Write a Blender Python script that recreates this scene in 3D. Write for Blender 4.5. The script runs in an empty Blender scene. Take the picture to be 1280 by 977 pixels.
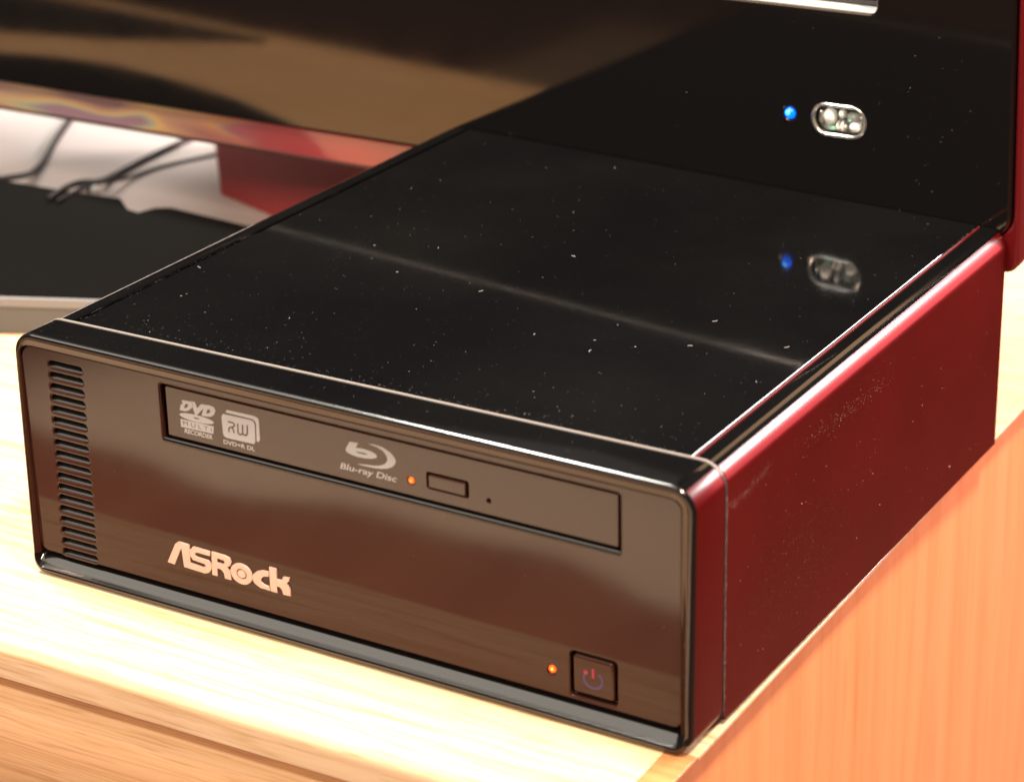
import bpy, bmesh, math, random
from mathutils import Matrix, Vector
random.seed(7)
S = 0.001                       # everything below is written in millimetres
scene = bpy.context.scene
COL = scene.collection

# ------------------------------------------------------------------ camera
cam_data = bpy.data.cameras.new("camera")
cam = bpy.data.objects.new("camera", cam_data)
COL.objects.link(cam)
R = ((0.8885257940576416, 0.4587313490015841, 0.009352151486377885),
     (0.1785724677835515, -0.32696113990094156, -0.9280130854381147),
     (-0.4226509044636362, 0.8262336004047911, -0.37243019549736633))
CP = (429.96895, -443.69258, 313.39946)
cam.matrix_world = Matrix((
    (R[0][0], -R[1][0], -R[2][0], CP[0] * S),
    (R[0][1], -R[1][1], -R[2][1], CP[1] * S),
    (R[0][2], -R[1][2], -R[2][2], CP[2] * S),
    (0, 0, 0, 1)))
cam_data.sensor_width = 36
cam_data.lens = 3060.4709 / 1280 * 36
cam_data.shift_x = (640 - 885.7724) / 1280
cam_data.shift_y = (394.3628 - 488.5) / 1280
cam_data.clip_start = 0.02
cam_data.clip_end = 30
cam_data.dof.use_dof = True
cam_data.dof.focus_distance = 0.655
cam_data.dof.aperture_fstop = 15
scene.camera = cam

# ------------------------------------------------------------------ light and exposure
world = bpy.data.worlds.new("World")
scene.world = world
world.use_nodes = True
wb = world.node_tree.nodes["Background"]
wb.inputs[0].default_value = (0.56, 0.53, 0.51, 1)
wb.inputs[1].default_value = 0.17
vs = scene.view_settings
vs.view_transform = 'Standard'
vs.look = 'None'
vs.exposure = 0.0
vs.gamma = 1.0
vs.use_curve_mapping = False

def area(name, pos, target, size, power, color):
    d = bpy.data.lights.new(name, 'AREA')
    d.shape = 'RECTANGLE'
    d.size, d.size_y = size[0] * S, size[1] * S
    d.energy = power
    d.color = color
    o = bpy.data.objects.new(name, d)
    COL.objects.link(o)
    o.location = Vector(pos) * S
    o.rotation_euler = (Vector(target) - Vector(pos)).to_track_quat('-Z', 'Y').to_euler()
    return o

def spot(name, pos, target, power, color, cone, radius):
    d = bpy.data.lights.new(name, 'SPOT')
    d.energy = power
    d.color = color
    d.spot_size = math.radians(cone)
    d.spot_blend = 0.6
    d.shadow_soft_size = radius * S
    o = bpy.data.objects.new(name, d)
    COL.objects.link(o)
    o.location = Vector(pos) * S
    o.rotation_euler = (Vector(target) - Vector(pos)).to_track_quat('-Z', 'Y').to_euler()
    return o

# ceiling light above and a little left, window light and added lights behind, warm lamp above on the right, added front fill and floor spot
area("overhead_light", (-420, 130, 1250), (40, 0, 0), (220, 220), 31, (1.0, 0.95, 0.86))
area("overhead_light", (-620, -300, 1600), (20, 0, 0), (1400, 1400), 22, (1.0, 0.91, 0.78))  # added broad bounce from above, greys the ledge of the front
area("back_light", (800, 1150, 640), (190, 60, 65), (460, 320), 28, (1.0, 0.97, 0.95))
area("back_light", (720, 1100, 190), (198, 120, 60), (640, 520), 14, (1.0, 0.10, 0.11))  # added red light out of view, makes the pink sheen on the side
area("back_light", (-500, 1050, 800), (-150, 320, 0), (500, 400), 6.5, (1.0, 0.93, 0.87))  # added light behind the monitor to brighten the white sheet
area("warm_lamp", (640, -160, 1300), (190, 60, -20), (150, 150), 41, (1.0, 0.69, 0.49))
area("front_fill", (-100, -1700, 1500), (60, -30, 0), (700, 500), 40, (1.0, 0.78, 0.60))  # added fill from the camera side for the upright front wood
spot("added_rug_spot", (-800, -1300, 560), (-830, -1240, -742), 480, (1.0, 0.86, 0.70), 50, 60)  # added spot, brightens the unseen carpet for its reflection
scene.cycles.use_denoising = True
scene.cycles.denoising_prefilter = 'ACCURATE'
scene.cycles.use_adaptive_sampling = False
scene.cycles.blur_glossy = 0.6
scene.cycles.max_bounces = 8
scene.cycles.sample_clamp_indirect = 6

# ------------------------------------------------------------------ materials
MATS = {}
def mat(name, base, rough=0.4, metal=0.0, coat=0.0, coat_rough=0.04, ior=1.5, spec=0.5, emit=None, emit_s=0, trans=0.0):
    m = bpy.data.materials.new(name)
    m.use_nodes = True
    b = m.node_tree.nodes["Principled BSDF"]
    b.inputs["Base Color"].default_value = (*base, 1)
    b.inputs["Roughness"].default_value = rough
    b.inputs["Metallic"].default_value = metal
    b.inputs["Coat Weight"].default_value = coat
    b.inputs["Coat Roughness"].default_value = coat_rough
    b.inputs["IOR"].default_value = ior
    b.inputs["Specular IOR Level"].default_value = spec
    b.inputs["Transmission Weight"].default_value = trans
    if emit:
        b.inputs["Emission Color"].default_value = (*emit, 1)
        b.inputs["Emission Strength"].default_value = emit_s
    MATS[name] = m
    return m

def nodes_of(m):
    nt = m.node_tree
    return nt, nt.nodes, nt.links, nt.nodes["Principled BSDF"]

def add_noise(m, scale, detail=4, mapping=(1, 1, 1), rot=(0, 0, 0)):
    nt, N, L, b = nodes_of(m)
    tc = N.new("ShaderNodeTexCoord")
    mp = N.new("ShaderNodeMapping")
    mp.inputs["Scale"].default_value = mapping
    mp.inputs["Rotation"].default_value = rot
    nz = N.new("ShaderNodeTexNoise")
    nz.inputs["Scale"].default_value = scale
    nz.inputs["Detail"].default_value = detail
    L.new(tc.outputs["Object"], mp.inputs["Vector"])
    L.new(mp.outputs["Vector"], nz.inputs["Vector"])
    return nz

def ramp(m, fac, stops):
    nt, N, L, b = nodes_of(m)
    r = N.new("ShaderNodeValToRGB")
    el = r.color_ramp.elements
    while len(el) < len(stops):
        el.new(0.5)
    for e, (p, c) in zip(el, stops):
        e.position = p
        e.color = (*c, 1) if len(c) == 3 else c
    L.new(fac, r.inputs["Fac"])
    return r

def roughness_noise(m, lo, hi, scale):
    nt, N, L, b = nodes_of(m)
    nz = add_noise(m, scale, 6)
    r = N.new("ShaderNodeMapRange")
    r.inputs["To Min"].default_value = lo
    r.inputs["To Max"].default_value = hi
    L.new(nz.outputs["Fac"], r.inputs["Value"])
    L.new(r.outputs["Result"], b.inputs["Roughness"])

def bump_noise(m, scale, strength, dist=0.0002):
    nt, N, L, b = nodes_of(m)
    nz = add_noise(m, scale, 3)
    bp = N.new("ShaderNodeBump")
    bp.inputs["Strength"].default_value = strength
    bp.inputs["Distance"].default_value = dist
    L.new(nz.outputs["Fac"], bp.inputs["Height"])
    L.new(bp.outputs["Normal"], b.inputs["Normal"])

def wood(name, light, mid, dark, mapping, rough=0.35, coat=0.25, line=0.7, bands=(0, 1, 0), rings=26.0, pore=0.8):
    """long-grained timber: slow colour drift, warped growth lines and fine pores"""
    m = mat(name, mid, rough, coat=coat, coat_rough=0.18)
    nt, N, L, b = nodes_of(m)
    broad = add_noise(m, 1.0, 4, [k * 0.22 for k in mapping])
    fine = add_noise(m, 1.0, 9, [k * 1.6 if k > 50 else k * 1.3 for k in mapping])
    fine.inputs["Roughness"].default_value = 0.68
    pores = add_noise(m, 1.0, 2, [k * 6 if k > 50 else k * 6 for k in mapping])
    # growth lines: a sawtooth of the across-grain coordinate bent by the slow noise
    tc = N.new("ShaderNodeTexCoord")
    dot = N.new("ShaderNodeVectorMath")
    dot.operation = 'DOT_PRODUCT'
    dot.inputs[1].default_value = bands
    L.new(tc.outputs["Object"], dot.inputs[0])
    bend = N.new("ShaderNodeMath")
    bend.operation = 'MULTIPLY_ADD'
    bend.inputs[1].default_value = 0.09
    L.new(broad.outputs["Fac"], bend.inputs[0])
    L.new(dot.outputs["Value"], bend.inputs[2])
    sc_ = N.new("ShaderNodeMath")
    sc_.operation = 'MULTIPLY'
    sc_.inputs[1].default_value = rings * 6
    L.new(bend.outputs["Value"], sc_.inputs[0])
    fr = N.new("ShaderNodeMath")
    fr.operation = 'FRACT'
    L.new(sc_.outputs["Value"], fr.inputs[0])
    c3 = ramp(m, fr.outputs["Value"], [(0.0, mid), (0.62, light), (0.90, dark), (1.0, mid)])
    c1 = ramp(m, fine.outputs["Fac"], [(0.33, dark), (0.48, mid), (0.62, light)])
    mx = N.new("ShaderNodeMix")
    mx.data_type = 'RGBA'
    mx.inputs["Factor"].default_value = line
    L.new(c3.outputs["Color"], mx.inputs["A"])
    L.new(c1.outputs["Color"], mx.inputs["B"])
    c4 = ramp(m, pores.outputs["Fac"], [(0.30, (0.74, 0.64, 0.54)), (0.42, (1, 1, 1)), (1.0, (1, 1, 1))])
    mp_ = N.new("ShaderNodeMix")
    mp_.data_type = 'RGBA'
    mp_.blend_type = 'MULTIPLY'
    mp_.inputs["Factor"].default_value = pore
    L.new(mx.outputs["Result"], mp_.inputs["A"])
    L.new(c4.outputs["Color"], mp_.inputs["B"])
    L.new(mp_.outputs["Result"], b.inputs["Base Color"])
    bp = N.new("ShaderNodeBump")
    bp.inputs["Strength"].default_value = 0.2
    bp.inputs["Distance"].default_value = 0.0002
    L.new(fine.outputs["Fac"], bp.inputs["Height"])
    L.new(bp.outputs["Normal"], b.inputs["Normal"])
    return m

mat("front_gloss", (0.036, 0.0125, 0.0085), 0.06, ior=1.5, spec=0.25)
roughness_noise(MATS["front_gloss"], 0.035, 0.075, 160)
mat("top_gloss", (0.0035, 0.0033, 0.0034), 0.05, ior=1.5)
nz = add_noise(MATS["top_gloss"], 14.0, 6)
rr = ramp(MATS["top_gloss"], nz.outputs["Fac"], [(0.38, (0.0022, 0.0024, 0.0027)), (0.55, (0.0030, 0.0032, 0.0034)), (0.72, (0.0043, 0.0044, 0.0044))])
MATS["top_gloss"].node_tree.links.new(rr.outputs["Color"], MATS["top_gloss"].node_tree.nodes["Principled BSDF"].inputs["Base Color"])
roughness_noise(MATS["top_gloss"], 0.02, 0.10, 90)
mat("rim_gloss", (0.0055, 0.0050, 0.0050), 0.15, ior=1.62)
mat("louvre_gloss", (0.005, 0.005, 0.005), 0.2, ior=1.6)
mat("dark_recess", (0.003, 0.003, 0.003), 0.3, spec=0.3)
mat("lip_red", (0.10, 0.004, 0.005), 0.6, spec=0.3)
mat("side_red", (0.085, 0.0020, 0.0022), 0.31, ior=1.5, spec=0.22, coat=0.16, coat_rough=0.12)
nz = add_noise(MATS["side_red"], 22.0, 6)
rr = ramp(MATS["side_red"], nz.outputs["Fac"], [(0.35, (0.056, 0.0008, 0.0010)), (0.6, (0.068, 0.0011, 0.0013)), (0.75, (0.080, 0.0022, 0.0024))])
MATS["side_red"].node_tree.links.new(rr.outputs["Color"], MATS["side_red"].node_tree.nodes["Principled BSDF"].inputs["Base Color"])
bump_noise(MATS["side_red"], 1800, 0.05)
mat("seam_highlight", (0.20, 0.19, 0.18), 0.5)
mat("seam_grey", (0.03, 0.028, 0.028), 0.55)
mat("print_white", (0.46, 0.49, 0.52), 0.5)
mat("logo_metal", (0.66, 0.46, 0.42), 0.4, metal=0.25)
mat("led_orange", (0.8, 0.12, 0.01), 0.3, emit=(1.0, 0.13, 0.015), emit_s=1.1)
mat("led_core", (1.0, 0.5, 0.1), 0.3, emit=(1.0, 0.42, 0.06), emit_s=1.5)
mat("led_blue", (0.0, 0.1, 0.9), 0.3, emit=(0.0, 0.12, 1.0), emit_s=2.4)
mat("led_blue_core", (0.1, 0.5, 1), 0.3, emit=(0.02, 0.38, 1.0), emit_s=2.6)
mat("symbol_violet", (0.055, 0.036, 0.14), 0.3, spec=0.3)
mat("symbol_pink", (0.36, 0.018, 0.06), 0.3, spec=0.3)
mat("rubber", (0.02, 0.02, 0.02), 0.7)
mat("monitor_gloss", (0.0055, 0.0055, 0.0062), 0.06, ior=1.7)
roughness_noise(MATS["monitor_gloss"], 0.03, 0.10, 60)
mat("screen_glass", (0.010, 0.009, 0.012), 0.10, ior=1.6)
mat("trim_pale", (0.50, 0.495, 0.495), 0.35)
mat("chrome", (0.80, 0.80, 0.76), 0.18, metal=0.9)
mat("sensor_dark", (0.30, 0.34, 0.32), 0.25)
mat("shade_brown", (0.045, 0.022, 0.02), 0.3)
mat("sensor_white", (0.92, 0.95, 0.93), 0.2)
mat("clear_lens", (0.96, 1.0, 0.98), 0.0, ior=1.45, trans=1.0)
mat("sensor_green", (0.22, 0.50, 0.42), 0.25)
mat("box_black", (0.0032, 0.0031, 0.003), 0.8, spec=0.05)
mat("box_grey", (0.098, 0.099, 0.102), 0.5)
mat("box_silver", (0.20, 0.205, 0.22), 0.4)
mat("cable_black", (0.008, 0.006, 0.006), 0.5)
mat("plug_pale", (0.55, 0.55, 0.55), 0.5)
mat("paper_white", (0.64, 0.58, 0.545), 0.7)
mat("neck_red", (0.44, 0.048, 0.052), 0.55)
mat("dust_pale", (0.26, 0.25, 0.24), 0.9)
mat("dust_side", (0.40, 0.33, 0.30), 0.9)
mat("mat_black", (0.006, 0.006, 0.0075), 0.9, spec=0.1)
mat("dust_fibre", (0.42, 0.40, 0.38), 0.9)
wood("desk_pine", (0.78, 0.62, 0.43), (0.73, 0.55, 0.345), (0.54, 0.33, 0.145), (9, 210, 210), rough=0.3, line=0.6, bands=(0, 1, 0.6), rings=22)
wood("drawer_pine", (0.76, 0.51, 0.29), (0.71, 0.44, 0.225), (0.52, 0.265, 0.105), (7, 240, 240), line=0.5, bands=(0, 0.3, 1), rings=40)
wood("side_cherry", (0.68, 0.315, 0.135), (0.66, 0.290, 0.118), (0.60, 0.240, 0.090), (60, 60, 4), rough=0.5, line=0.6, bands=(0, 1, 0), rings=12, pore=0.3)
wood("rail_shade_pine", (0.52, 0.26, 0.105), (0.46, 0.22, 0.085), (0.38, 0.165, 0.06), (9, 210, 210), bands=(0, 0, 1))  # rail wood, also the painted shade on the desk corner

MATS["monitor_gloss"].node_tree.nodes["Principled BSDF"].inputs["Specular Tint"].default_value = (1.0, 0.73, 0.50, 1)

# acrylic edge of the monitor: red tint that clears towards the left, with an iridescent streak of dispersed light painted in
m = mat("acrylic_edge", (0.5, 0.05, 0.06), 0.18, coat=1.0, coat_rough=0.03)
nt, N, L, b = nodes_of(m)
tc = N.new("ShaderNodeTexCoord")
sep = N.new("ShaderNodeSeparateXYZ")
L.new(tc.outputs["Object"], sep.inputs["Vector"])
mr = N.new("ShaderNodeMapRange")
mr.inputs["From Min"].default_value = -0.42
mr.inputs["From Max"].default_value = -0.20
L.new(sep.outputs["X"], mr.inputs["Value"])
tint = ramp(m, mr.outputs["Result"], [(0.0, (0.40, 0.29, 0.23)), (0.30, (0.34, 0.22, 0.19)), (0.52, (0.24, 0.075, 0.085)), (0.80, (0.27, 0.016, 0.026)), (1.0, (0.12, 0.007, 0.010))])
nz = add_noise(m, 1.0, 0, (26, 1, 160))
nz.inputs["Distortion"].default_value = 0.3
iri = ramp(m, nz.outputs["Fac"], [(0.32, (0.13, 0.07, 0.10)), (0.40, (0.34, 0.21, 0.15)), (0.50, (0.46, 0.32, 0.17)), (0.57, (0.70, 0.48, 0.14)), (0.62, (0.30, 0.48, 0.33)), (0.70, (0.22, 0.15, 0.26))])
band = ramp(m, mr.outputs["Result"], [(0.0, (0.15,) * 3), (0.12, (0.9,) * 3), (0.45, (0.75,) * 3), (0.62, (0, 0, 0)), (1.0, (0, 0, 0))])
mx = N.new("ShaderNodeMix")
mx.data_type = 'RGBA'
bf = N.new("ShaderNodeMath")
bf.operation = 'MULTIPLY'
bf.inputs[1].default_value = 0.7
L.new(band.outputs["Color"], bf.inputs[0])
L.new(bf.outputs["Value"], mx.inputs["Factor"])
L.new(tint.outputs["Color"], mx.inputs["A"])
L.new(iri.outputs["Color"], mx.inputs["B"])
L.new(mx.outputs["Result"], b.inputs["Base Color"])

mat("floor_boards", (0.22, 0.09, 0.055), 0.6)
nz = add_noise(MATS["floor_boards"], 1.0, 5, (60, 3, 1))
rr = ramp(MATS["floor_boards"], nz.outputs["Fac"], [(0.35, (0.17, 0.065, 0.04)), (0.65, (0.27, 0.115, 0.07))])
MATS["floor_boards"].node_tree.links.new(rr.outputs["Color"], MATS["floor_boards"].node_tree.nodes["Principled BSDF"].inputs["Base Color"])
mat("added_rug_beige", (0.72, 0.60, 0.46), 0.95)
bump_noise(MATS["added_rug_beige"], 300, 0.4, 0.004)

# ------------------------------------------------------------------ helpers
def thing(name, label, cat, loc=(0, 0, 0), group=None):
    o = bpy.data.objects.new(name, None)
    COL.objects.link(o)
    o.empty_display_size = 0.02
    o.location = Vector(loc) * S
    o["label"] = label
    o["category"] = cat
    if group:
        o["group"] = group
    return o

def link(o, parent=None, local=False):
    COL.objects.link(o)
    if parent is not None:
        o.parent = parent
        if not local:
            # meshes hold scene coordinates, so only a thing's own Empty has to be undone
            o.matrix_parent_inverse = Matrix.Translation(-parent.location)
    return o

def finish(me, angle=35):
    me.shade_smooth()
    me.set_sharp_from_angle(angle=math.radians(angle))
    return me

def mesh(name, verts, faces, mats, parent=None, angle=35, face_mats=None, local=False):
    me = bpy.data.meshes.new(name)
    me.from_pydata([(x * S, y * S, z * S) for x, y, z in verts], [], faces)
    for k in (mats if isinstance(mats, (list, tuple)) else [mats]):
        me.materials.append(MATS[k])
    if face_mats:
        for p, k in zip(me.polygons, face_mats):
            p.material_index = k
    bm = bmesh.new()
    bm.from_mesh(me)
    bmesh.ops.recalc_face_normals(bm, faces=bm.faces)
    bm.to_mesh(me)
    bm.free()
    finish(me, angle)
    return link(bpy.data.objects.new(name, me), parent, local)

def box_bm(bm, lo, hi, bevel=0.0, seg=2):
    r = bmesh.ops.create_cube(bm, size=1)
    vs_ = r['verts']
    for v in vs_:
        for i in range(3):
            v.co[i] = (lo[i] if v.co[i] < 0 else hi[i]) * S
    if bevel > 0:
        es = list({e for v in vs_ for e in v.link_edges})
        bmesh.ops.bevel(bm, geom=es, offset=bevel * S, segments=seg, profile=0.5, affect='EDGES')

def box(name, lo, hi, m, parent=None, bevel=0.0, seg=2, local=False, xf=None):
    bm = bmesh.new()
    box_bm(bm, lo, hi, bevel, seg)
    if xf is not None:
        bmesh.ops.transform(bm, matrix=xf, verts=bm.verts)
    me = bpy.data.meshes.new(name)
    bm.to_mesh(me)
    bm.free()
    me.materials.append(MATS[m])
    finish(me)
    return link(bpy.data.objects.new(name, me), parent, local)

def rrect(x0, z0, x1, z1, r, n=6):
    """rounded rectangle, anticlockwise; r is one radius or (bl, br, tr, tl)"""
    if not isinstance(r, (tuple, list)):
        r = (r,) * 4
    out = []
    for (cx, cz, rad, a0) in ((x0 + r[0], z0 + r[0], r[0], 180), (x1 - r[1], z0 + r[1], r[1], 270),
                              (x1 - r[2], z1 - r[2], r[2], 0), (x0 + r[3], z1 - r[3], r[3], 90)):
        for i in range(n + 1):
            a = math.radians(a0 + 90 * i / n)
            out.append((cx + rad * math.cos(a), cz + rad * math.sin(a)))
    return out

def circle(cx, cz, rx, rz=None, n=24):
    rz = rx if rz is None else rz
    return [(cx + rx * math.cos(2 * math.pi * i / n), cz + rz * math.sin(2 * math.pi * i / n)) for i in range(n)]

def curve_mesh(loops, thick, bevel, seg=2):
    """filled flat shape with holes, given thickness and rounded edges -> mesh in the curve's own XY plane (z = 0 is its front)"""
    cu = bpy.data.curves.new("shape", 'CURVE')
    cu.dimensions = '2D'
    cu.fill_mode = 'BOTH'
    for lp in loops:
        sp = cu.splines.new('POLY')
        sp.points.add(len(lp) - 1)
        for p, (x, z) in zip(sp.points, lp):
            p.co = (x * S, z * S, 0, 1)
        sp.use_cyclic_u = True
    cu.extrude = max(thick / 2 - bevel, 0.0) * S
    cu.bevel_depth = bevel * S
    cu.bevel_resolution = seg
    cu.offset = -bevel * S
    return cu_to_mesh(cu, thick)

def cu_to_mesh(cu, thick):
    ob = bpy.data.objects.new("shape", cu)
    COL.objects.link(ob)
    dg = bpy.context.evaluated_depsgraph_get()
    dg.update()
    me = bpy.data.meshes.new_from_object(ob.evaluated_get(dg))
    bpy.data.objects.remove(ob)
    me.transform(Matrix.Translation((0, 0, -thick / 2 * S)))
    return me

UP = Matrix.Rotation(math.radians(90), 4, 'X')      # shape XY -> world XZ, its front facing -Y
def plate(name, loops, y, thick, bevel, m, parent, seg=2, local=False, angle=40):
    me = curve_mesh(loops, thick, bevel, seg)
    me.transform(Matrix.Translation((0, y * S, 0)) @ UP)
    me.name = name
    me.materials.clear()
    me.materials.append(MATS[m])
    finish(me, angle)
    return link(bpy.data.objects.new(name, me), parent, local)

def join_plates(name, pieces, m, parent, local=False):
    """pieces: list of (mesh in XY, y of its front) -> one object standing in XZ"""
    bm = bmesh.new()
    for k, (me, y) in enumerate(pieces):
        me.transform(Matrix.Translation((0, (y - 0.004 * k) * S, 0)) @ UP)
        bm.from_mesh(me)
        bpy.data.meshes.remove(me)
    me = bpy.data.meshes.new(name)
    bm.to_mesh(me)
    bm.free()
    me.materials.clear()
    me.materials.append(MATS[m])
    for p in me.polygons:
        p.material_index = 0
    return link(bpy.data.objects.new(name, me), parent, local)

def text_mesh(s, x0, x1, z0, h, shear=0.0, bold=0.0, thick=0.03, spacing=1.0):
    cu = bpy.data.curves.new("text", 'FONT')
    cu.body = s
    cu.size = 0.01
    cu.shear = shear
    cu.offset = bold * 0.001
    cu.space_character = spacing
    cu.extrude = 0.0005
    me = cu_to_mesh(cu, 0)
    xs = [v.co.x for v in me.vertices]
    ys = [v.co.y for v in me.vertices]
    a, b_, c, d = min(xs), max(xs), min(ys), max(ys)
    for v in me.vertices:
        v.co.x = (x0 + (v.co.x - a) / (b_ - a) * (x1 - x0)) * S
        v.co.y = (z0 + (v.co.y - c) / (d - c) * h) * S
        v.co.z = (v.co.z - 0.0005) / 0.001 * thick * S
    return me

def stroke(pts, w, n_cap=0):
    """ribbon polygon of width w along pts"""
    L_, R_ = [], []
    for i, p in enumerate(pts):
        p = Vector(p)
        d1 = (p - Vector(pts[i - 1])).normalized() if i else None
        d2 = (Vector(pts[i + 1]) - p).normalized() if i < len(pts) - 1 else None
        d = ((d1 or d2) + (d2 or d1)).normalized()
        nrm = Vector((-d.y, d.x))
        k = 1.0
        if d1 and d2:
            k = 1 / max(0.5, d.dot(d1))
        L_.append(tuple(p + nrm * w / 2 * k))
        R_.append(tuple(p - nrm * w / 2 * k))
    return L_ + R_[::-1]

def tube(name, pts, rad, m, parent=None, res=5, local=False, taper=None):
    cu = bpy.data.curves.new("tube", 'CURVE')
    cu.dimensions = '3D'
    sp = cu.splines.new('NURBS')
    sp.points.add(len(pts) - 1)
    for i, (p, q) in enumerate(zip(sp.points, pts)):
        p.co = (q[0] * S, q[1] * S, q[2] * S, 1)
        p.radius = 1 if taper is None else taper[i]
    sp.use_endpoint_u = True
    sp.order_u = 4 if len(pts) > 3 else len(pts)
    cu.bevel_depth = rad * S
    cu.bevel_resolution = res
    cu.use_fill_caps = True
    me = cu_to_mesh(cu, 0)
    me.name = name
    me.materials.clear()
    me.materials.append(MATS[m])
    finish(me, 60)
    return link(bpy.data.objects.new(name, me), parent, local)

def dome(name, c, r, depth, m, parent, n=16, local=False, axis='Y'):
    """low rounded lens facing -Y"""
    verts, faces = [], []
    rings = 5
    for j in range(rings):
        a = math.pi / 2 * j / rings
        for i in range(n):
            t = 2 * math.pi * i / n
            verts.append((c[0] + r[0] * math.cos(a) * math.cos(t), c[1] - depth * math.sin(a), c[2] + r[1] * math.cos(a) * math.sin(t)))
    verts.append((c[0], c[1] - depth, c[2]))
    for j in range(rings - 1):
        for i in range(n):
            faces.append((j * n + i, j * n + (i + 1) % n, (j + 1) * n + (i + 1) % n, (j + 1) * n + i))
    for i in range(n):
        faces.append(((rings - 1) * n + i, (rings - 1) * n + (i + 1) % n, rings * n))
    return mesh(name, verts, faces, m, parent, 80, local=local)

def prism_xy(bm_pts, z0, z1):
    n = len(bm_pts)
    v = [(x, y, z0) for x, y in bm_pts] + [(x, y, z1) for x, y in bm_pts]
    f = [tuple(range(n - 1, -1, -1)), tuple(range(n, 2 * n))]
    f += [(i, (i + 1) % n, n + (i + 1) % n, n + i) for i in range(n)]
    return v, f
LOGO = {'AS': [[(44.1,13.09),(47.11,19.11),(48.0,19.91),(48.95,20.07),(51.71,19.91),(51.75,14.77),(55.68,14.5),(56.59,14.8),(56.76,15.28),(56.29,15.53),(52.66,15.8),(51.77,16.82),(51.84,18.55),(53.0,19.75),(58.49,19.64),(58.3,18.29),(54.38,18.34),(53.49,17.94),(53.45,17.45),(53.99,17.08),(57.78,16.92),(58.67,15.98),(58.59,14.5),(57.64,13.24),(56.3,12.76),(49.55,12.98),(49.1,18.07),(48.86,18.08),(46.43,12.93)]],'R': [[(58.94,19.75),(63.16,19.7),(64.73,19.29),(65.13,18.31),(64.8,17.14),(63.78,16.41),(64.65,15.18),(64.87,12.94),(62.78,12.92),(62.58,14.4),(61.84,15.2),(60.48,15.33),(60.37,12.97),(58.67,12.99)],[(60.64,18.28),(62.64,18.2),(63.09,17.8),(62.89,17.32),(62.31,17.1),(60.62,17.04)]],'c': [[(77.12,18.48),(76.94,17.0),(75.46,16.69),(74.49,15.84),(74.5,14.94),(75.29,14.34),(76.98,14.19),(77.13,13.0),(74.21,13.05),(72.29,13.94),(71.66,15.12),(72.09,16.57),(73.36,17.68),(74.98,18.31)]],'k': [[(77.3,19.89),(79.54,19.87),(79.45,16.91),(81.02,16.94),(81.65,18.11),(83.54,18.3),(83.4,17.47),(82.63,16.42),(83.48,15.05),(83.5,13.04),(81.3,12.98),(81.06,14.07),(80.48,14.79),(79.39,14.87),(79.41,12.93),(77.29,12.97)]],'b': [[(103.55,60.33),(106.08,60.51),(105.24,59.06),(106.74,59.26),(108.18,59.27),(110.08,59.08),(111.25,58.6),(111.51,58.04),(111.2,57.65),(109.98,57.15),(108.05,56.83),(105.88,56.72),(103.73,56.96),(102.54,57.36),(102.2,57.83),(102.4,58.43)],[(104.99,58.06),(106.68,58.24),(108.12,58.21),(108.88,58.0),(107.86,57.82),(106.18,57.77)]],'swoosh': [[(109.11,61.05),(111.14,61.17),(113.51,60.89),(115.37,60.11),(116.51,59.16),(116.99,58.18),(116.78,57.26),(115.9,56.3),(114.44,55.53),(112.75,55.08),(110.83,54.82),(108.42,54.72),(106.5,54.68),(105.49,54.78),(107.96,55.12),(110.37,55.38),(112.07,55.76),(113.53,56.42),(114.33,57.25),(114.61,58.08),(114.25,59.09),(113.23,60.07),(111.59,60.68),(110.17,60.85)]],'D1': [[(51.85,60.55),(54.51,60.79),(55.21,60.53),(55.43,59.9),(54.96,58.95),(53.86,58.05),(52.71,57.66),(51.06,57.6),(51.61,59.45),(52.23,59.48)],[(53.09,59.84),(53.82,59.85),(53.89,59.37),(53.27,58.66),(52.47,58.49)]],'V': [[(54.63,60.89),(56.08,60.93),(56.77,59.33),(58.12,60.8),(59.83,60.88),(56.43,57.29),(55.98,57.24),(55.27,59.33),(55.52,59.96),(55.3,60.6)]],'D2': [[(58.88,60.1),(59.95,60.9),(60.61,61.0),(62.11,60.78),(62.54,59.96),(62.08,58.77),(61.05,57.94),(59.78,57.62),(58.0,57.53)],[(60.1,59.8),(60.79,59.75),(60.91,59.22),(60.31,58.63),(59.47,58.53)]],'bar': [[(51.09,55.19),(61.64,55.35),(61.35,53.19),(51.09,53.01)]],'rwfront': [[(64.34,58.77),(64.94,59.5),(73.35,59.67),(74.28,59.46),(74.68,58.66),(74.54,53.86),(74.06,53.17),(65.74,53.04),(64.8,53.29),(64.49,53.83)]],'rwback': [[(65.7,60.1),(66.2,60.88),(74.8,61.01),(75.85,60.64),(76.07,59.97),(76.02,54.79),(75.59,54.09),(74.99,54.08),(75.14,59.05),(74.76,59.73),(73.86,60.09)]],'rwR': [(66.33,57.68),(67.89,57.72),(68.33,57.43),(68.24,56.93),(67.71,56.47),(66.82,56.23),(66.46,55.84),(66.43,54.79)],'rwR2': [(67.43,56.37),(67.83,55.9),(68.08,54.91)],'rwW': [(69.4,57.86),(69.32,55.37),(69.62,54.95),(70.27,54.98),(70.74,55.32),(70.87,57.84)],'rwW2': [(70.74,55.39),(71.23,55.06),(71.87,55.15),(72.23,55.65),(72.36,58.06)]}

# ------------------------------------------------------------------ setting
fl = mesh("floor", [(-4500, -4500, -742), (4500, -4500, -742), (4500, 4500, -742), (-4500, 4500, -742)], [(0, 1, 2, 3)], "floor_boards")
fl["kind"] = "structure"
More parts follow.
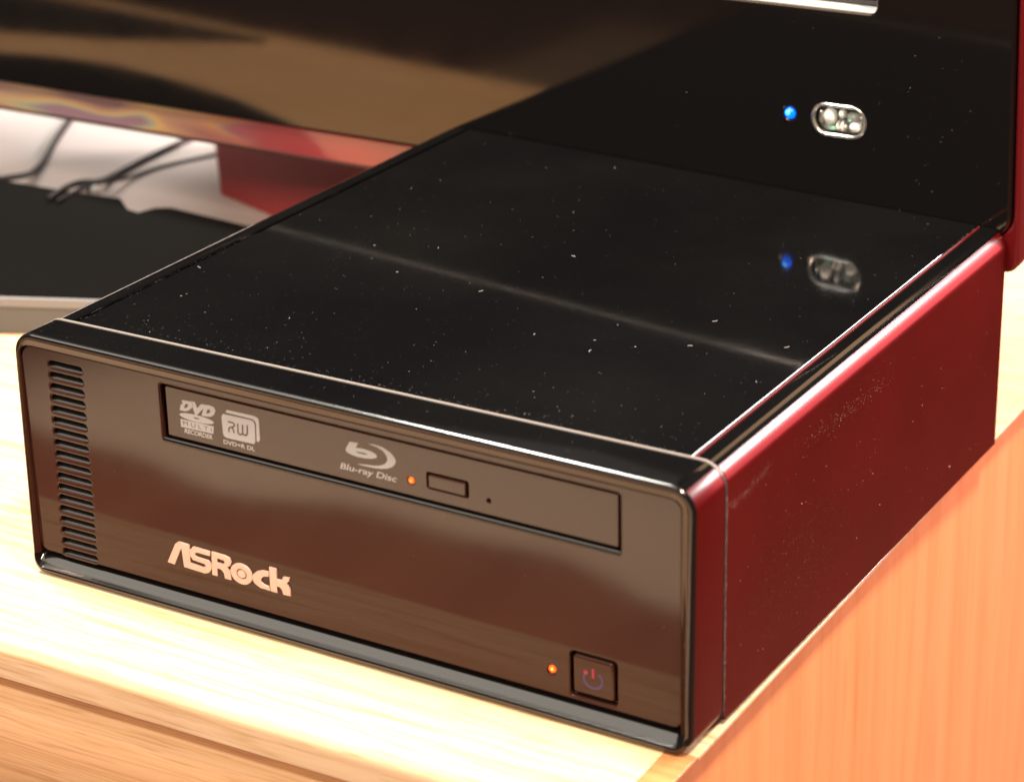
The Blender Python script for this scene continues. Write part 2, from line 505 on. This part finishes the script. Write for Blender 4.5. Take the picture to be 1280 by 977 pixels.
# pale carpet added out of view; its wavy edge makes the reflection in the front
edge = [(-1700 + 50 * i, -1262 + 16 * math.sin(i * 0.55) + 10 * math.sin(i * 1.3 + 1) + 0.02 * (i - 15) ** 2) for i in range(40)]
v, f = prism_xy([(-1700, -2400), (250, -2400)] + edge[::-1], -741.5, -731)
added_rug = mesh("added_rug", v, f, "added_rug_beige")
added_rug["label"] = "pale beige carpet added out of view for its reflection in the computer front"
added_rug["category"] = "added_rug"

# ------------------------------------------------------------------ desk
desk = thing("desk", "pale pine desk with an orange brown side panel under the black computer", "desk", (0, 200, -742))
TH = math.radians(0.95)
DX = Matrix.Translation(Vector((201.0, 0, 0)) * S) @ Matrix.Rotation(TH, 4, 'Z')    # desk frame: x = 0 is its right edge
def dbox(name, lo, hi, m, bevel=0.0, seg=3):
    return box(name, lo, hi, m, desk, bevel, seg, xf=DX)
dbox("top_board", (-1200, 1.0, -1.3), (0, 640, 0), "desk_pine", 0.25)
dbox("top_board", (-1200, -26, -1.3), (-8.2, 0.98, -0.01), "desk_pine")
dbox("shade_strip", (-8.15, -26, -1.3), (-0.2, 0.98, -0.02), "rail_shade_pine", 0.2)  # darker tone stands in for the shade at the desk corner
# rounded nosing along the front of the top
prof = [(-26.02, -0.0)]
prof += [(-28 - 4.2 * math.sin(a), -4.2 + 4.2 * math.cos(a)) for a in [math.radians(6 * k) for k in range(0, 16)]]
prof += [(-32.2, -10.6), (-31.9, -10.9), (-26.02, -10.9)]
n = len(prof)
def sweep_x(name, prof, x0, x1, m):
    n = len(prof)
    v = [(x0, y, z) for y, z in prof] + [(x1, y, z) for y, z in prof]
    f = [tuple(range(n)), tuple(range(2 * n - 1, n - 1, -1))] + [(i, n + i, n + (i + 1) % n, (i + 1) % n) for i in range(n)]
    v = [tuple(DX @ (Vector(q) * S) / S) for q in v]
    return mesh(name, v, f, m, desk, 30)
sweep_x("front_edge", prof, -1200, -8.2, "desk_pine")
sweep_x("shade_strip", prof, -8.15, -0.4, "rail_shade_pine")
dbox("under_board", (-1200, -30.4, -14.5), (-22, 630, -1.4), "rail_shade_pine")
dbox("drawer_front", (-1200, -30.9, -46), (-19, -14, -14.2), "drawer_pine", 0.12)
dbox("side_panel", (-19, -31.6, -740), (-3.6, 640, -1.4), "side_cherry", 0.4)
dbox("side_panel", (-1200, -20, -740), (-1180, 640, -14.6), "side_cherry", 0.4)

# ------------------------------------------------------------------ mini computer
pc = thing("mini_computer", "glossy black mini computer with slot disc drive and dark red side on the desk", "computer", (100, 100, 0))
W, HT = 200.0, 70.0
def seam_y(x):
    return 11.4 + 4.0 * x / 200.0
def rear_y(x):
    return 197.2 + (200 - x) * 0.037

def outline(inset, n=8, bottom=None, r=(5.0, 5.0, 6.5, 6.5), left=None):
    b_ = inset if bottom is None else bottom
    l_ = (inset if left is None else left) - 1.5
    rr_ = tuple(max(k - inset, 0.8) for k in r)
    return rrect(l_, b_, W - inset, HT - inset, rr_, n)

rings = []
def ring(inset, y, bottom=None, left=None, lip=0.0):
    """lip: how far the lower edge of this ring juts forward"""
    row = []
    for (x, z), (x0, z0) in zip(outline(inset, bottom=bottom, left=left), outline(0)):
        k = max(0.0, 1 - z0 / 10.0)
        row.append((x, (y(x) if callable(y) else y) - lip * k * k * (3 - 2 * k), z))
    rings.append(row)
ring(1.2, seam_y, 2.0)
ring(0.25, seam_y, 0.55)
ring(0.0, lambda x: seam_y(x) - 0.3, 0.3)
ring(0.0, 1.1, 0.25, None, 0.6)
ring(0.12, 0.55, 0.35, None, 1.3)
ring(0.45, 0.15, 0.8, None, 1.75)
ring(0.95, 0.0, 1.75, None, 1.85)
ring(1.5, 0.08, 2.2, 1.15, 1.75)
ring(2.1, 0.32, 2.5, 1.3, 1.4)
ring(2.8, 0.66, 2.9, 1.4, 0.9)
ring(3.4, 0.90, 3.45, 1.45, 0.4)
ring(3.9, 1.10, 4.1, 1.5, 0.0)
ring(4.0, 2.2, 4.6, 1.6)
ring(4.2, 3.2, 5.4, 1.9)
ring(4.8, 4.2, 6.6, 2.4)
ring(30, 4.5, 25)
verts, faces, fm = [], [], []
K = len(rings[0])
for r_ in rings:
    verts += r_
for j in range(len(rings) - 1):
    for i in range(K):
        a, b2 = j * K + i, j * K + (i + 1) % K
        faces.append((a, b2, b2 + K, a + K))
        (x1, _, z1), (x2, _, z2) = rings[3][i], rings[3][(i + 1) % K]
        dx, dz = x2 - x1, z2 - z1
        l = math.hypot(dx, dz) or 1
        red = 1 <= j <= 2 and dz / l > 0.55
        fm.append(1 if red else (2 if j <= 2 and (z1 + z2) / 2 > 50 else (3 if j >= 7 and (z1 + z2) / 2 > 6 else 0)))
faces.append(tuple((len(rings) - 1) * K + i for i in range(K)))
fm.append(0)
mesh("front_bezel", verts, faces, ["rim_gloss", "side_red", "top_gloss", "front_gloss"], pc, 32, fm)

# seam between bezel and case: edge highlight painted pale on top, grey down the side
sv, sf, sm = [], [], []
for inset, dy in ((1.0, -0.1), (-0.12, 0.05), (-0.12, 0.85), (1.0, 0.92)):
    sv += [(x, seam_y(x) + dy, z) for x, z in outline(inset)]
for j in range(3):
    for i in range(K):
        sf.append((j * K + i, j * K + (i + 1) % K, (j + 1) * K + (i + 1) % K, (j + 1) * K + i))
        x1, z1 = outline(0)[i]
        sm.append(1 if (x1 > 199.0 or z1 < 40) else 0)
mesh("seam_strip", sv, sf, ["seam_highlight", "seam_grey"], pc, 40, sm)

# front plate with its openings
holes = []
VN = 18
vent_pos = []
for k in range(VN):
    t = k / (VN - 1)
    xa, xb, zc = 9.16 - 1.35 * t, 20.4 - 0.75 * t, 62.35 - 55.1 * t
    vent_pos.append((xa, xb, zc))
    holes.append(rrect(xa, zc - 0.92, xb, zc + 0.92, 0.85, 4))
DR = (45.7, 48.5, 180.0, 64.3)
holes.append(rrect(*DR, 0.9, 4))
PW = (165.8, 7.2, 179.0, 19.5)
holes.append(rrect(*PW, 1.3, 5))
holes.append(circle(160.77, 12.65, 1.15))
plate("front_panel", [rrect(-0.15, 5.9, 196.5, 66.5, (3.2, 2.6, 3.4, 4.5), 6)] + holes, 0.95, 2.4, 0.5, "front_gloss", pc, 3)

# louvres inside the vent slots
lv, lf = [], []
for (x, y, z) in ((-5.9, 1.35, -0.80), (5.9, 1.35, -0.80), (5.9, 3.1, 0.65), (-5.9, 3.1, 0.65),
                  (-5.9, 1.35, -1.1), (5.9, 1.35, -1.1), (5.9, 3.1, 0.35), (-5.9, 3.1, 0.35)):
    lv.append((x, y, z))
lf = [(0, 1, 2, 3), (7, 6, 5, 4), (0, 4, 5, 1), (1, 5, 6, 2), (2, 6, 7, 3), (3, 7, 4, 0)]
first = None
for xa, xb, zc in vent_pos:
    if first is None:
        o = mesh("vent_louvre", lv, lf, "louvre_gloss", pc)
        first = o
    else:
        o = first.copy()
        COL.objects.link(o)
    o.location = Vector(((xa + xb) / 2, 0, zc)) * S

# rounded lip under the drive opening
tube("recess_lip", [(45.6, 1.75, 48.35), (80, 1.75, 48.35), (140, 1.75, 48.35), (180.1, 1.75, 48.35)], 0.85, "rim_gloss", pc, 4)

# disc drive face
drive = plate("disc_drive", [rrect(46.75, 49.7, 179.1, 63.55, 0.5, 3),
                             rrect(125.9, 52.95, 137.75, 57.3, 0.6, 3), circle(143.47, 53.6, 0.55, n=16), circle(121.3, 53.85, 1.0, n=16)],
              1.85, 2.2, 0.22, "front_gloss", pc)
plate("eject_button", [rrect(126.35, 53.25, 137.1, 56.7, 0.45, 3)], 1.65, 1.6, 0.3, "front_gloss", drive)
al = dome("activity_light", (121.3, 2.0, 53.85), (0.9, 0.9), 0.4, "led_orange", drive)
LG = LOGO
Y1 = 1.83
def flat(*loops):
    return curve_mesh(list(loops), 0.02, 0.0)
def ell(cx, cz, rx, rz, n=32):
    return circle(cx, cz, rx, rz, n)
pieces = [(flat(*LG['D1']), Y1), (flat(*LG['V']), Y1), (flat(*LG['D2']), Y1),
          (flat(ell(56.3, 56.38, 5.45, 0.98), ell(56.25, 56.42, 0.95, 0.22)), Y1), (flat(*LG['bar']), Y1)]
bluray_words = None
dvd = join_plates("disc_logo_print", pieces, "print_white", drive)
join_plates("disc_logo_print", [(text_mesh("MULTI", 51.9, 60.9, 53.68, 1.15, bold=-0.12, spacing=1.5), Y1 - 0.05)], "dark_recess", drive)
join_plates("disc_logo_print", [(text_mesh("RECORDER", 52.05, 60.95, 51.5, 1.3, shear=0.18, bold=0.25), Y1)], "print_white", drive)
join_plates("disc_logo_print", [(flat(*LG['rwfront']), Y1), (flat(*LG['rwback']), Y1)], "print_white", drive)
join_plates("disc_logo_print", [(flat(stroke(LG['rwR'], 0.42)), Y1 - 0.05), (flat(stroke(LG['rwR2'], 0.42)), Y1 - 0.055),
                                (flat(stroke(LG['rwW'], 0.42)), Y1 - 0.05), (flat(stroke(LG['rwW2'], 0.42)), Y1 - 0.055)], "front_gloss", drive)
join_plates("disc_logo_print", [(text_mesh("DVD+R DL", 64.45, 74.3, 51.2, 1.15, bold=0.2), Y1)], "print_white", drive)
join_plates("disc_logo_print", [(flat(*LG['b']), Y1), (flat(*LG['swoosh']), Y1)], "print_white", drive)
join_plates("disc_logo_print", [(text_mesh("Blu-ray Disc", 100.3, 117.1, 51.85, 2.2, shear=0.2, bold=0.12), Y1)], "print_white", drive)

# maker's raised lettering
for key in ('AS', 'R', 'c', 'k'):
    plate("logo_letter", LG[key], 0.5, 0.6, 0.10, "logo_metal", pc)
plate("logo_letter", [circle(68.22, 15.58, 3.45, 2.95, 36), circle(68.3, 15.6, 1.62, 1.45, 28)], 0.5, 0.6, 0.10, "logo_metal", pc)
plate("logo_letter", [circle(68.3, 15.6, 1.3, 1.15, 28)], 0.5, 0.6, 0.10, "logo_metal", pc)

# power button and its light
pb = plate("power_button", [rrect(166.75, 8.2, 178.1, 18.7, 0.9, 4)], 0.9, 2.6, 0.75, "front_gloss", pc, 3)
arc = [(172.35 + 2.55 * math.cos(math.radians(a)), 12.95 + 2.25 * math.sin(math.radians(a))) for a in range(-235, 56, 10)]
join_plates("power_symbol", [(flat(stroke(arc, 0.55)), 0.87)], "symbol_violet", pb)
join_plates("power_symbol", [(flat(rrect(172.1, 13.4, 172.65, 16.0, 0.2, 2)), 0.87), (flat(circle(170.3, 14.55, 0.55, n=14)), 0.86)], "symbol_pink", pb)
pl = dome("power_light", (160.77, 1.4, 12.65), (1.05, 1.05), 0.5, "led_orange", pc)
dome("light_core", (160.85, 1.1, 12.75), (0.42, 0.42), 0.3, "led_core", pl)
dome("light_core", (121.35, 1.85, 53.85), (0.42, 0.42), 0.3, "led_core", al)

# case: profiles in XZ pulled from the seam to the rear
def extrude_case(name, prof, m, y0=None, y1=None, angle=30):
    n = len(prof)
    y0 = y0 or (lambda x: seam_y(x) + 0.95)
    y1 = y1 or rear_y
    NS = 2
    v = []
    for s in range(NS):
        t = s / (NS - 1)
        v += [(x, y0(x) * (1 - t) + y1(x) * t, z) for x, z in prof]
    f = []
    for s in range(NS - 1):
        f += [(s * n + i, s * n + (i + 1) % n, (s + 1) * n + (i + 1) % n, (s + 1) * n + i) for i in range(n)]
    f += [tuple(range(n - 1, -1, -1)), tuple((NS - 1) * n + i for i in range(n))]
    return mesh(name, v, f, m, pc, angle)

def arcp(cx, cz, r, a0, a1, n=10):
    return [(cx + r * math.cos(math.radians(a0 + (a1 - a0) * i / n)), cz + r * math.sin(math.radians(a0 + (a1 - a0) * i / n))) for i in range(n + 1)]
# top cover with its rounded left shoulder and left side
extrude_case("top_cover", [(9.3, 67.5), (9.3, 69.6), (9.6, 69.9), (190.48, 69.9), (190.6, 69.78), (190.6, 67.5)], "top_gloss")
extrude_case("left_side", [(-1.3, 2.0)] + [(8.0 - 9.3 * math.cos(math.radians(a)), 64.8 + 5.3 * math.sin(math.radians(a))) for a in range(0, 89, 6)] + [(8.0, 70.1), (8.3, 69.8), (8.3, 67.5), (5, 67.5), (1.2, 63.5), (1.2, 2.0)], "top_gloss")
extrude_case("groove_floor", [(8.35, 66), (8.35, 68.6), (9.25, 68.6), (9.25, 66)], "seam_grey")
# top trim: the black strip along the right shoulder
extrude_case("top_trim", [(192.0, 68), (192.0, 69.7), (192.25, 69.95), (193.2, 70.0)] + arcp(194.1, 64.0, 6.0, 89, 57, 5) + [(196.4, 67.2), (192.0, 67.2)], "top_gloss")
# folded red lip in the groove
extrude_case("groove_lip", [(190.95, 66), (190.95, 69.75), (191.15, 69.95), (191.45, 69.75), (191.45, 66)], "lip_red")
# red side panel with rounded shoulder; its rear bottom corner is cut
sp = arcp(194.1, 64.0, 6.0, 56, 0, 12) + [(200.1, 1.5), (198.4, 1.5), (198.4, 64), (196.6, 67.2)]
side = extrude_case("side_panel", sp, "side_red")
# rear and floor of the case
extrude_case("base_plate", [(0.5, 1.6), (198.2, 1.6), (198.2, 3.2), (0.5, 3.2)], "rubber")
mesh("rear_panel", *(lambda p: (p[0], p[1]))(((lambda a: ([(x, rear_y(x) - d, z) for d in (0.4, 1.6) for x, z in a],
     [(0, 1, 2, 3), (7, 6, 5, 4), (0, 4, 5, 1), (1, 5, 6, 2), (2, 6, 7, 3), (3, 7, 4, 0)]))([(1.5, 3), (198, 3), (198, 67), (1.5, 67)]))), "rubber", pc)
for fx, fy in ((22, 28), (178, 28), (22, 176), (178, 176)):
    v, f = prism_xy(circle(fx, fy, 7, n=20), 0.0, 1.7)
    mesh("foot", v, f, "rubber", pc)

# ------------------------------------------------------------------ monitor
O = Vector((203.42154, 197.86314, 56.0595))
EX = Vector((0.9986332142173007, -0.039945328568691804, 0.03370569963021116))
EY = Vector((0.039968038348871575, 0.9992009587217893, 0.0))
EZ = Vector((-0.03367876738489565, 0.001347150695395826, 0.9994318014814405))
mon = thing("monitor", "glossy black monitor with a clear red tinted edge and small blue light behind the computer", "monitor")
mon.matrix_world = Matrix(((EX.x, EY.x, EZ.x, O.x * S), (EX.y, EY.y, EZ.y, O.y * S), (EX.z, EY.z, EZ.z, O.z * S), (0, 0, 0, 1)))
MW, MH = 560.0, 350.0
SC = (-MW + 46, 74.0, -46.2, MH - 40)              # screen opening
OV = (-58.4, 40.2)
plate("bezel", [rrect(-MW + 3, 10.9, -2.3, MH - 3, (8, 7, 6, 6), 6), rrect(*SC, 2.2, 4),
                rrect(OV[0] - 8.6, OV[1] - 4.4, OV[0] + 8.6, OV[1] + 4.4, 4.35, 8), circle(-75.1, 40.5, 1.8, n=20)], 0.0, 9.0, 0.9, "monitor_gloss", mon, 3, local=True)
box("screen", (SC[0] - 6, 7.4, SC[1] - 6), (SC[2] + 6, 8.9, SC[3] + 6), "screen_glass", mon, local=True)
box("screen_trim", (SC[0] + 0.2, 0.9, SC[1] - 0.3), (SC[2] - 0.15, 7.2, SC[1] + 0.5), "trim_pale", mon, 0.2, local=True)
box("back_shell", (-MW + 12, 9.1, 20), (-12, 48, MH - 12), "rubber", mon, 5, local=True)
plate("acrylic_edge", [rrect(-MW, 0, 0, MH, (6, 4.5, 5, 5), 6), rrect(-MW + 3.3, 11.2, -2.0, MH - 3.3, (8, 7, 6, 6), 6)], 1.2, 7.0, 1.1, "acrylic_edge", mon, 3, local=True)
box("bottom_shade", (-MW + 6, 0.9, -0.35), (-9, 8.0, 0.9), "shade_brown", mon, 0.3, local=True)  # dark strip painted in for the shaded underside of the acrylic
bl_ = dome("power_light", (-75.1, 0.6, 40.5), (1.75, 1.75), 1.5, "led_blue", mon, local=True)
dome("light_core", (-75.3, -0.4, 40.7), (0.9, 0.9), 0.7, "led_blue_core", bl_, local=True)
# remote sensor window: ring, dark pocket and the small bright parts inside it
sw = plate("sensor_window", [rrect(OV[0] - 9.3, OV[1] - 5.1, OV[0] + 9.3, OV[1] + 5.1, 5.05, 10),
                             rrect(OV[0] - 8.3, OV[1] - 4.15, OV[0] + 8.3, OV[1] + 4.15, 4.1, 10)], -0.25, 1.6, 0.4, "chrome", mon, 3, local=True)
plate("pocket", [rrect(OV[0] - 8.5, OV[1] - 4.3, OV[0] + 8.5, OV[1] + 4.3, 4.2, 8)], 3.2, 1.0, 0.1, "sensor_dark", sw, local=True)
for (u, v_, ru, rv, d, mm) in ((-3.6, 0.7, 2.2, 2.9, 2.6, "sensor_white"), (-6.6, 0.3, 0.9, 2.6, 1.4, "chrome"), (0.6, 2.0, 1.2, 1.6, 2.4, "sensor_white"), (4.2, 1.2, 2.6, 1.6, 1.8, "sensor_dark"),
                               (3.4, 0.3, 1.1, 0.8, 2.0, "sensor_green"), (-0.9, -2.0, 0.45, 1.6, 2.0, "sensor_white"), (0.6, -2.0, 0.45, 1.7, 2.2, "sensor_white"), (2.0, -2.1, 0.45, 1.5, 2.0, "chrome"),
                               (4.9, -1.7, 2.1, 1.7, 2.6, "sensor_white"), (-3.0, -3.0, 1.6, 0.8, 1.4, "sensor_green"), (7.0, 0.6, 0.6, 2.0, 1.4, "chrome")):
    dome("inner_reflector", (OV[0] + u, 2.2, OV[1] + v_), (ru, rv), d, mm, sw, n=10, local=True)
# stand: red neck on a thin foot
nk = [(-149.5, 271.6), (-70.0, 241.8), (-58.0, 273.0), (-137.0, 303.5)]
nk = [(-149.5, 271.6), (-20.0, 228.0), (-30.0, 312.0), (-190.0, 320.0)]
v, f = prism_xy(nk, 0.8, 66)
MI = mon.matrix_world.inverted()
v = [tuple(MI @ (Vector(q) * S) / S) for q in v]
mesh("stand_neck", v, f, "neck_red", mon, local=True)

# ------------------------------------------------------------------ things on the desk at the left
v, f = prism_xy([(-560, 212), (-60, 212), (-60, 640), (-560, 640)], 0.25, 0.55)
pp = mesh("paper_sheet", v, f, "paper_white")
pp["label"] = "plain white sheet lying on the desk under the monitor"
pp["category"] = "paper"

bx = thing("set_top_box", "low matt black box with a grey front and silver lip left of the computer", "box", (-150, 170, 0))
dirx = Vector((112.6 - 127.7, -(130.9 - 124.3), 0)).normalized() * -1     # along the front, to the right
F0 = Vector((-127.0, 124.3, 0))
ux = Vector((0.9103, 0.4140, 0))
ux = Vector((0.915, 0.403, 0))
uy = Vector((-ux.y, ux.x, 0))
def bx_poly(pts, z0, z1, name, m, parent=bx, angle=35):
    v, f = prism_xy(pts, z0, z1)
    return mesh(name, v, f, m, parent, angle)
front = [Vector(p) for p in ((-360, 93), (-318, 79), (-286, 74), (-245, 77), (-205, 84), (-165, 97), (-140, 113), (-125.7, 123.8), (-98.5, 135.8), (-42.0, 160.7))]
def off(k):
    """the front outline moved k mm towards the back"""
    out = []
    for i_, p in enumerate(front):
        t = (front[min(i_ + 1, len(front) - 1)] - front[max(i_ - 1, 0)]).normalized()
        out.append((p.x - t.y * k, p.y + t.x * k))
    return out
top = off(1.5) + [(-28.0, 214.0), (-92.7, 219.8), (-133.5, 222.5), (-138.2, 219.5), (-140.5, 212.5), (-146.0, 213.5), (-156.5, 221.7), (-176.9, 218.8), (-212, 216.5), (-255, 212.0), (-350, 190)]
bx_poly(top, 1.2, 13.0, "shell", "box_black")
bx_poly(off(0) + off(1.45)[::-1], 0.4, 10.0, "front_face", "box_grey")
bx_poly(off(-0.5) + off(1.45)[::-1], 10.05, 12.9, "silver_lip", "box_silver")
for (a, k) in ((-150, 60), (50, 20), (20, 60), (-150, 120)):
    c = F0 + ux * a + uy * k
    v, f = prism_xy(circle(c.x, c.y, 4, n=12), 0.0, 1.25)
    mesh("foot", v, f, "rubber", bx)

v, f = prism_xy([(-760, -24), (-286, -24), (-354, 14), (-405, 31), (-760, 170)], 0.1, 2.2)  # out of view, added to darken what the bezel mirrors
dm = mesh("added_mat", v, f, "mat_black")
dm["label"] = "black mat added out of view to darken the reflection along the bottom of the monitor"
dm["category"] = "mat"

c1 = tube("power_cable", [(-176, 205, 14.3), (-183, 226, 14.2), (-190, 246, 6), (-197, 262, 1.9), (-201, 285, 1.9), (-202, 315, 1.9), (-205, 380, 1.9), (-240, 470, 1.9)], 1.25, "cable_black")
c1["label"] = "thick black cable running back from the low black box under the monitor"
c1["category"] = "cable"
c1["group"] = "cables behind the low black box"
c2 = tube("power_cable", [(-172, 205, 14.1), (-181, 232, 12), (-190, 262, 2.2), (-192, 280, 1.2), (-186, 300, 1.2), (-165, 340, 1.2), (-120, 420, 1.2)], 0.8, "cable_black")
c2["label"] = "thin dark cable bending right beside the thick one on the white sheet"
c2["category"] = "cable"
c2["group"] = "cables behind the low black box"
c3 = tube("power_cable", [(-212, 205, 14.2), (-216, 228, 10), (-224, 248, 1.9), (-238, 275, 1.9), (-262, 310, 1.9), (-300, 390, 1.9)], 1.2, "cable_black")
c3["label"] = "black cable leaving the low box at the far left edge of the white sheet"
c3["category"] = "cable"
c3["group"] = "cables behind the low black box"
pg = box("cable_plug", (-4, -3, 0), (4, 3, 5), "plug_pale", None, 1.2)
pg.location = Vector((-181.5, 233, 5)) * S
pg.rotation_euler = (0, 0, 0.9)
pg["label"] = "small pale plug where the cables meet the back of the black box"
pg["category"] = "plug"

# ------------------------------------------------------------------ dust and lint
def dust(name, label, spots, m):
    bm = bmesh.new()
    for (p, nrm, tang, r) in spots:
        nrm = Vector(nrm)
        t1 = Vector(tang).normalized()
        t2 = nrm.cross(t1)
        base = Vector(p)
        k = random.randint(3, 5)
        a0 = random.random() * 6.28
        rim = []
        for i in range(k):
            a = a0 + 6.283 * i / k + random.uniform(-.4, .4)
            rr_ = r * random.uniform(0.5, 1.2)
            rim.append(bm.verts.new((base + t1 * math.cos(a) * rr_ + t2 * math.sin(a) * rr_ + nrm * 0.02) * S))
        tip = bm.verts.new((base + nrm * r * 0.7) * S)
        for i in range(k):
            bm.faces.new((rim[i], rim[(i + 1) % k], tip))
    me = bpy.data.meshes.new(name)
    bm.to_mesh(me)
    bm.free()
    me.materials.append(MATS[m])
    o = link(bpy.data.objects.new(name, me))
    o["kind"] = "stuff"
    o["label"] = label
    o["category"] = "dust"
    return o

spots = []
for _ in range(950):                              # top cover, thicker towards the front and right
    x = random.uniform(3, 189)
    y = 16 + 180 * random.random() ** 2.0
    spots.append(((x, y, 69.9), (0, 0, 1), (1, 0, 0), 0.05 + 0.03 * random.expovariate(1.0)))
for _ in range(330):                              # along the seam
    x = random.uniform(3, 196)
    y = seam_y(x) + random.choice((-1, 1)) * abs(random.gauss(0, 1.3)) + 0.4
    spots.append(((x, y, 69.95), (0, 0, 1), (1, 0, 0), random.uniform(0.04, 0.10)))
for _ in range(90):
    spots.append(((random.uniform(5, 190), random.uniform(1.5, 11), 70.0), (0, 0, 1), (1, 0, 0), random.uniform(0.03, 0.10)))
for _ in range(420):                              # groove on the right of the top
    spots.append(((190.9 + random.gauss(0, .35), random.uniform(17, 195), 69.8), (0, 0, 1), (1, 0, 0), random.uniform(0.05, 0.14)))
for _ in range(130):                              # groove on the left
    spots.append(((8.8 + random.gauss(0, .5), random.uniform(14, 90), 69.9), (0, 0, 1), (1, 0, 0), random.uniform(0.04, 0.10)))
dust("dust", "pale dust specks scattered over the black top of the computer", spots, "dust_pale")
spots = []
for _ in range(420):
    spots.append(((200.12, random.uniform(18, 190), random.uniform(4, 62)), (1, 0, 0), (0, 1, 0), 0.05 + 0.03 * random.expovariate(1.0)))
for _ in range(190):                              # scuffed streak below the shoulder
    t = random.random()
    spots.append(((200.12, 62 + 45 * t + random.gauss(0, 4), 57.5 - 2 * t + random.gauss(0, 1.4)), (1, 0, 0), (0, 1, 0), random.uniform(0.05, 0.15)))
for _ in range(160):
    t = random.random()
    spots.append(((200.12, 17 + 22 * t + random.gauss(0, 2), 58 + 2 * t + random.gauss(0, 0.9)), (1, 0, 0), (0, 1, 0), random.uniform(0.05, 0.14)))
for _ in range(380):
    spots.append(((200.12, 60 + random.gauss(0, 16), 26 + random.gauss(0, 8)), (1, 0, 0), (0, 1, 0), random.uniform(0.04, 0.10)))
for _ in range(420):                              # dust caught in the side seam
    z = random.uniform(3, 62)
    spots.append(((200.2, seam_y(200) + 0.4 + random.gauss(0, .28), z), (1, 0, 0), (0, 1, 0), random.uniform(0.05, 0.13)))
dust("dust", "pale dust and scuff specks over the dark red side of the computer", spots, "dust_side")
spots = []
for _ in range(110):
    spots.append(((random.uniform(6, 194), 0.94, random.uniform(8, 48)), (0, -1, 0), (1, 0, 0), 0.03 + 0.025 * random.expovariate(1.0)))
dust("dust", "few pale dust specks on the glossy brown front of the computer", spots, "dust_side")
spots = []
for _ in range(75):
    u, w_ = random.uniform(-330, -4), random.uniform(13, 70)
    if random.random() < 0.5:
        u = random.uniform(-40, -4)
    p = O + EX * u + EZ * w_
    spots.append((p - EY * 0.02, -EY, EX, random.choice((0.05, 0.07, 0.09, 0.14))))
dust("dust", "faint dust specks on the glossy lower bezel of the monitor", spots, "dust_pale")
# short lint fibres on the top
bmj = bmesh.new()
for _ in range(16):
    x, y = random.uniform(10, 185), random.uniform(20, 120)
    a, l, c = random.random() * 6.28, random.uniform(0.5, 1.7), random.uniform(-1.5, 1.5)
    prev = None
    for i in range(6):
        px, py = x + l * i / 5 * math.cos(a), y + l * i / 5 * math.sin(a)
        a += c / 5
        loop = [bmj.verts.new(((px + 0.06 * dx * -math.sin(a)) * S, (py + 0.06 * dx * math.cos(a)) * S, (69.97 + 0.06 * dz) * S)) for dx, dz in ((-1, 0), (0, 1.4), (1, 0))]
        if prev:
            for j in range(2):
                bmj.faces.new((prev[j], prev[j + 1], loop[j + 1], loop[j]))
        prev = loop
me = bpy.data.meshes.new("lint")
bmj.to_mesh(me)
bmj.free()
me.materials.append(MATS["dust_fibre"])
ln = link(bpy.data.objects.new("lint", me))
ln["kind"] = "stuff"
ln["label"] = "short pale lint fibres lying on the black top cover"
ln["category"] = "lint"
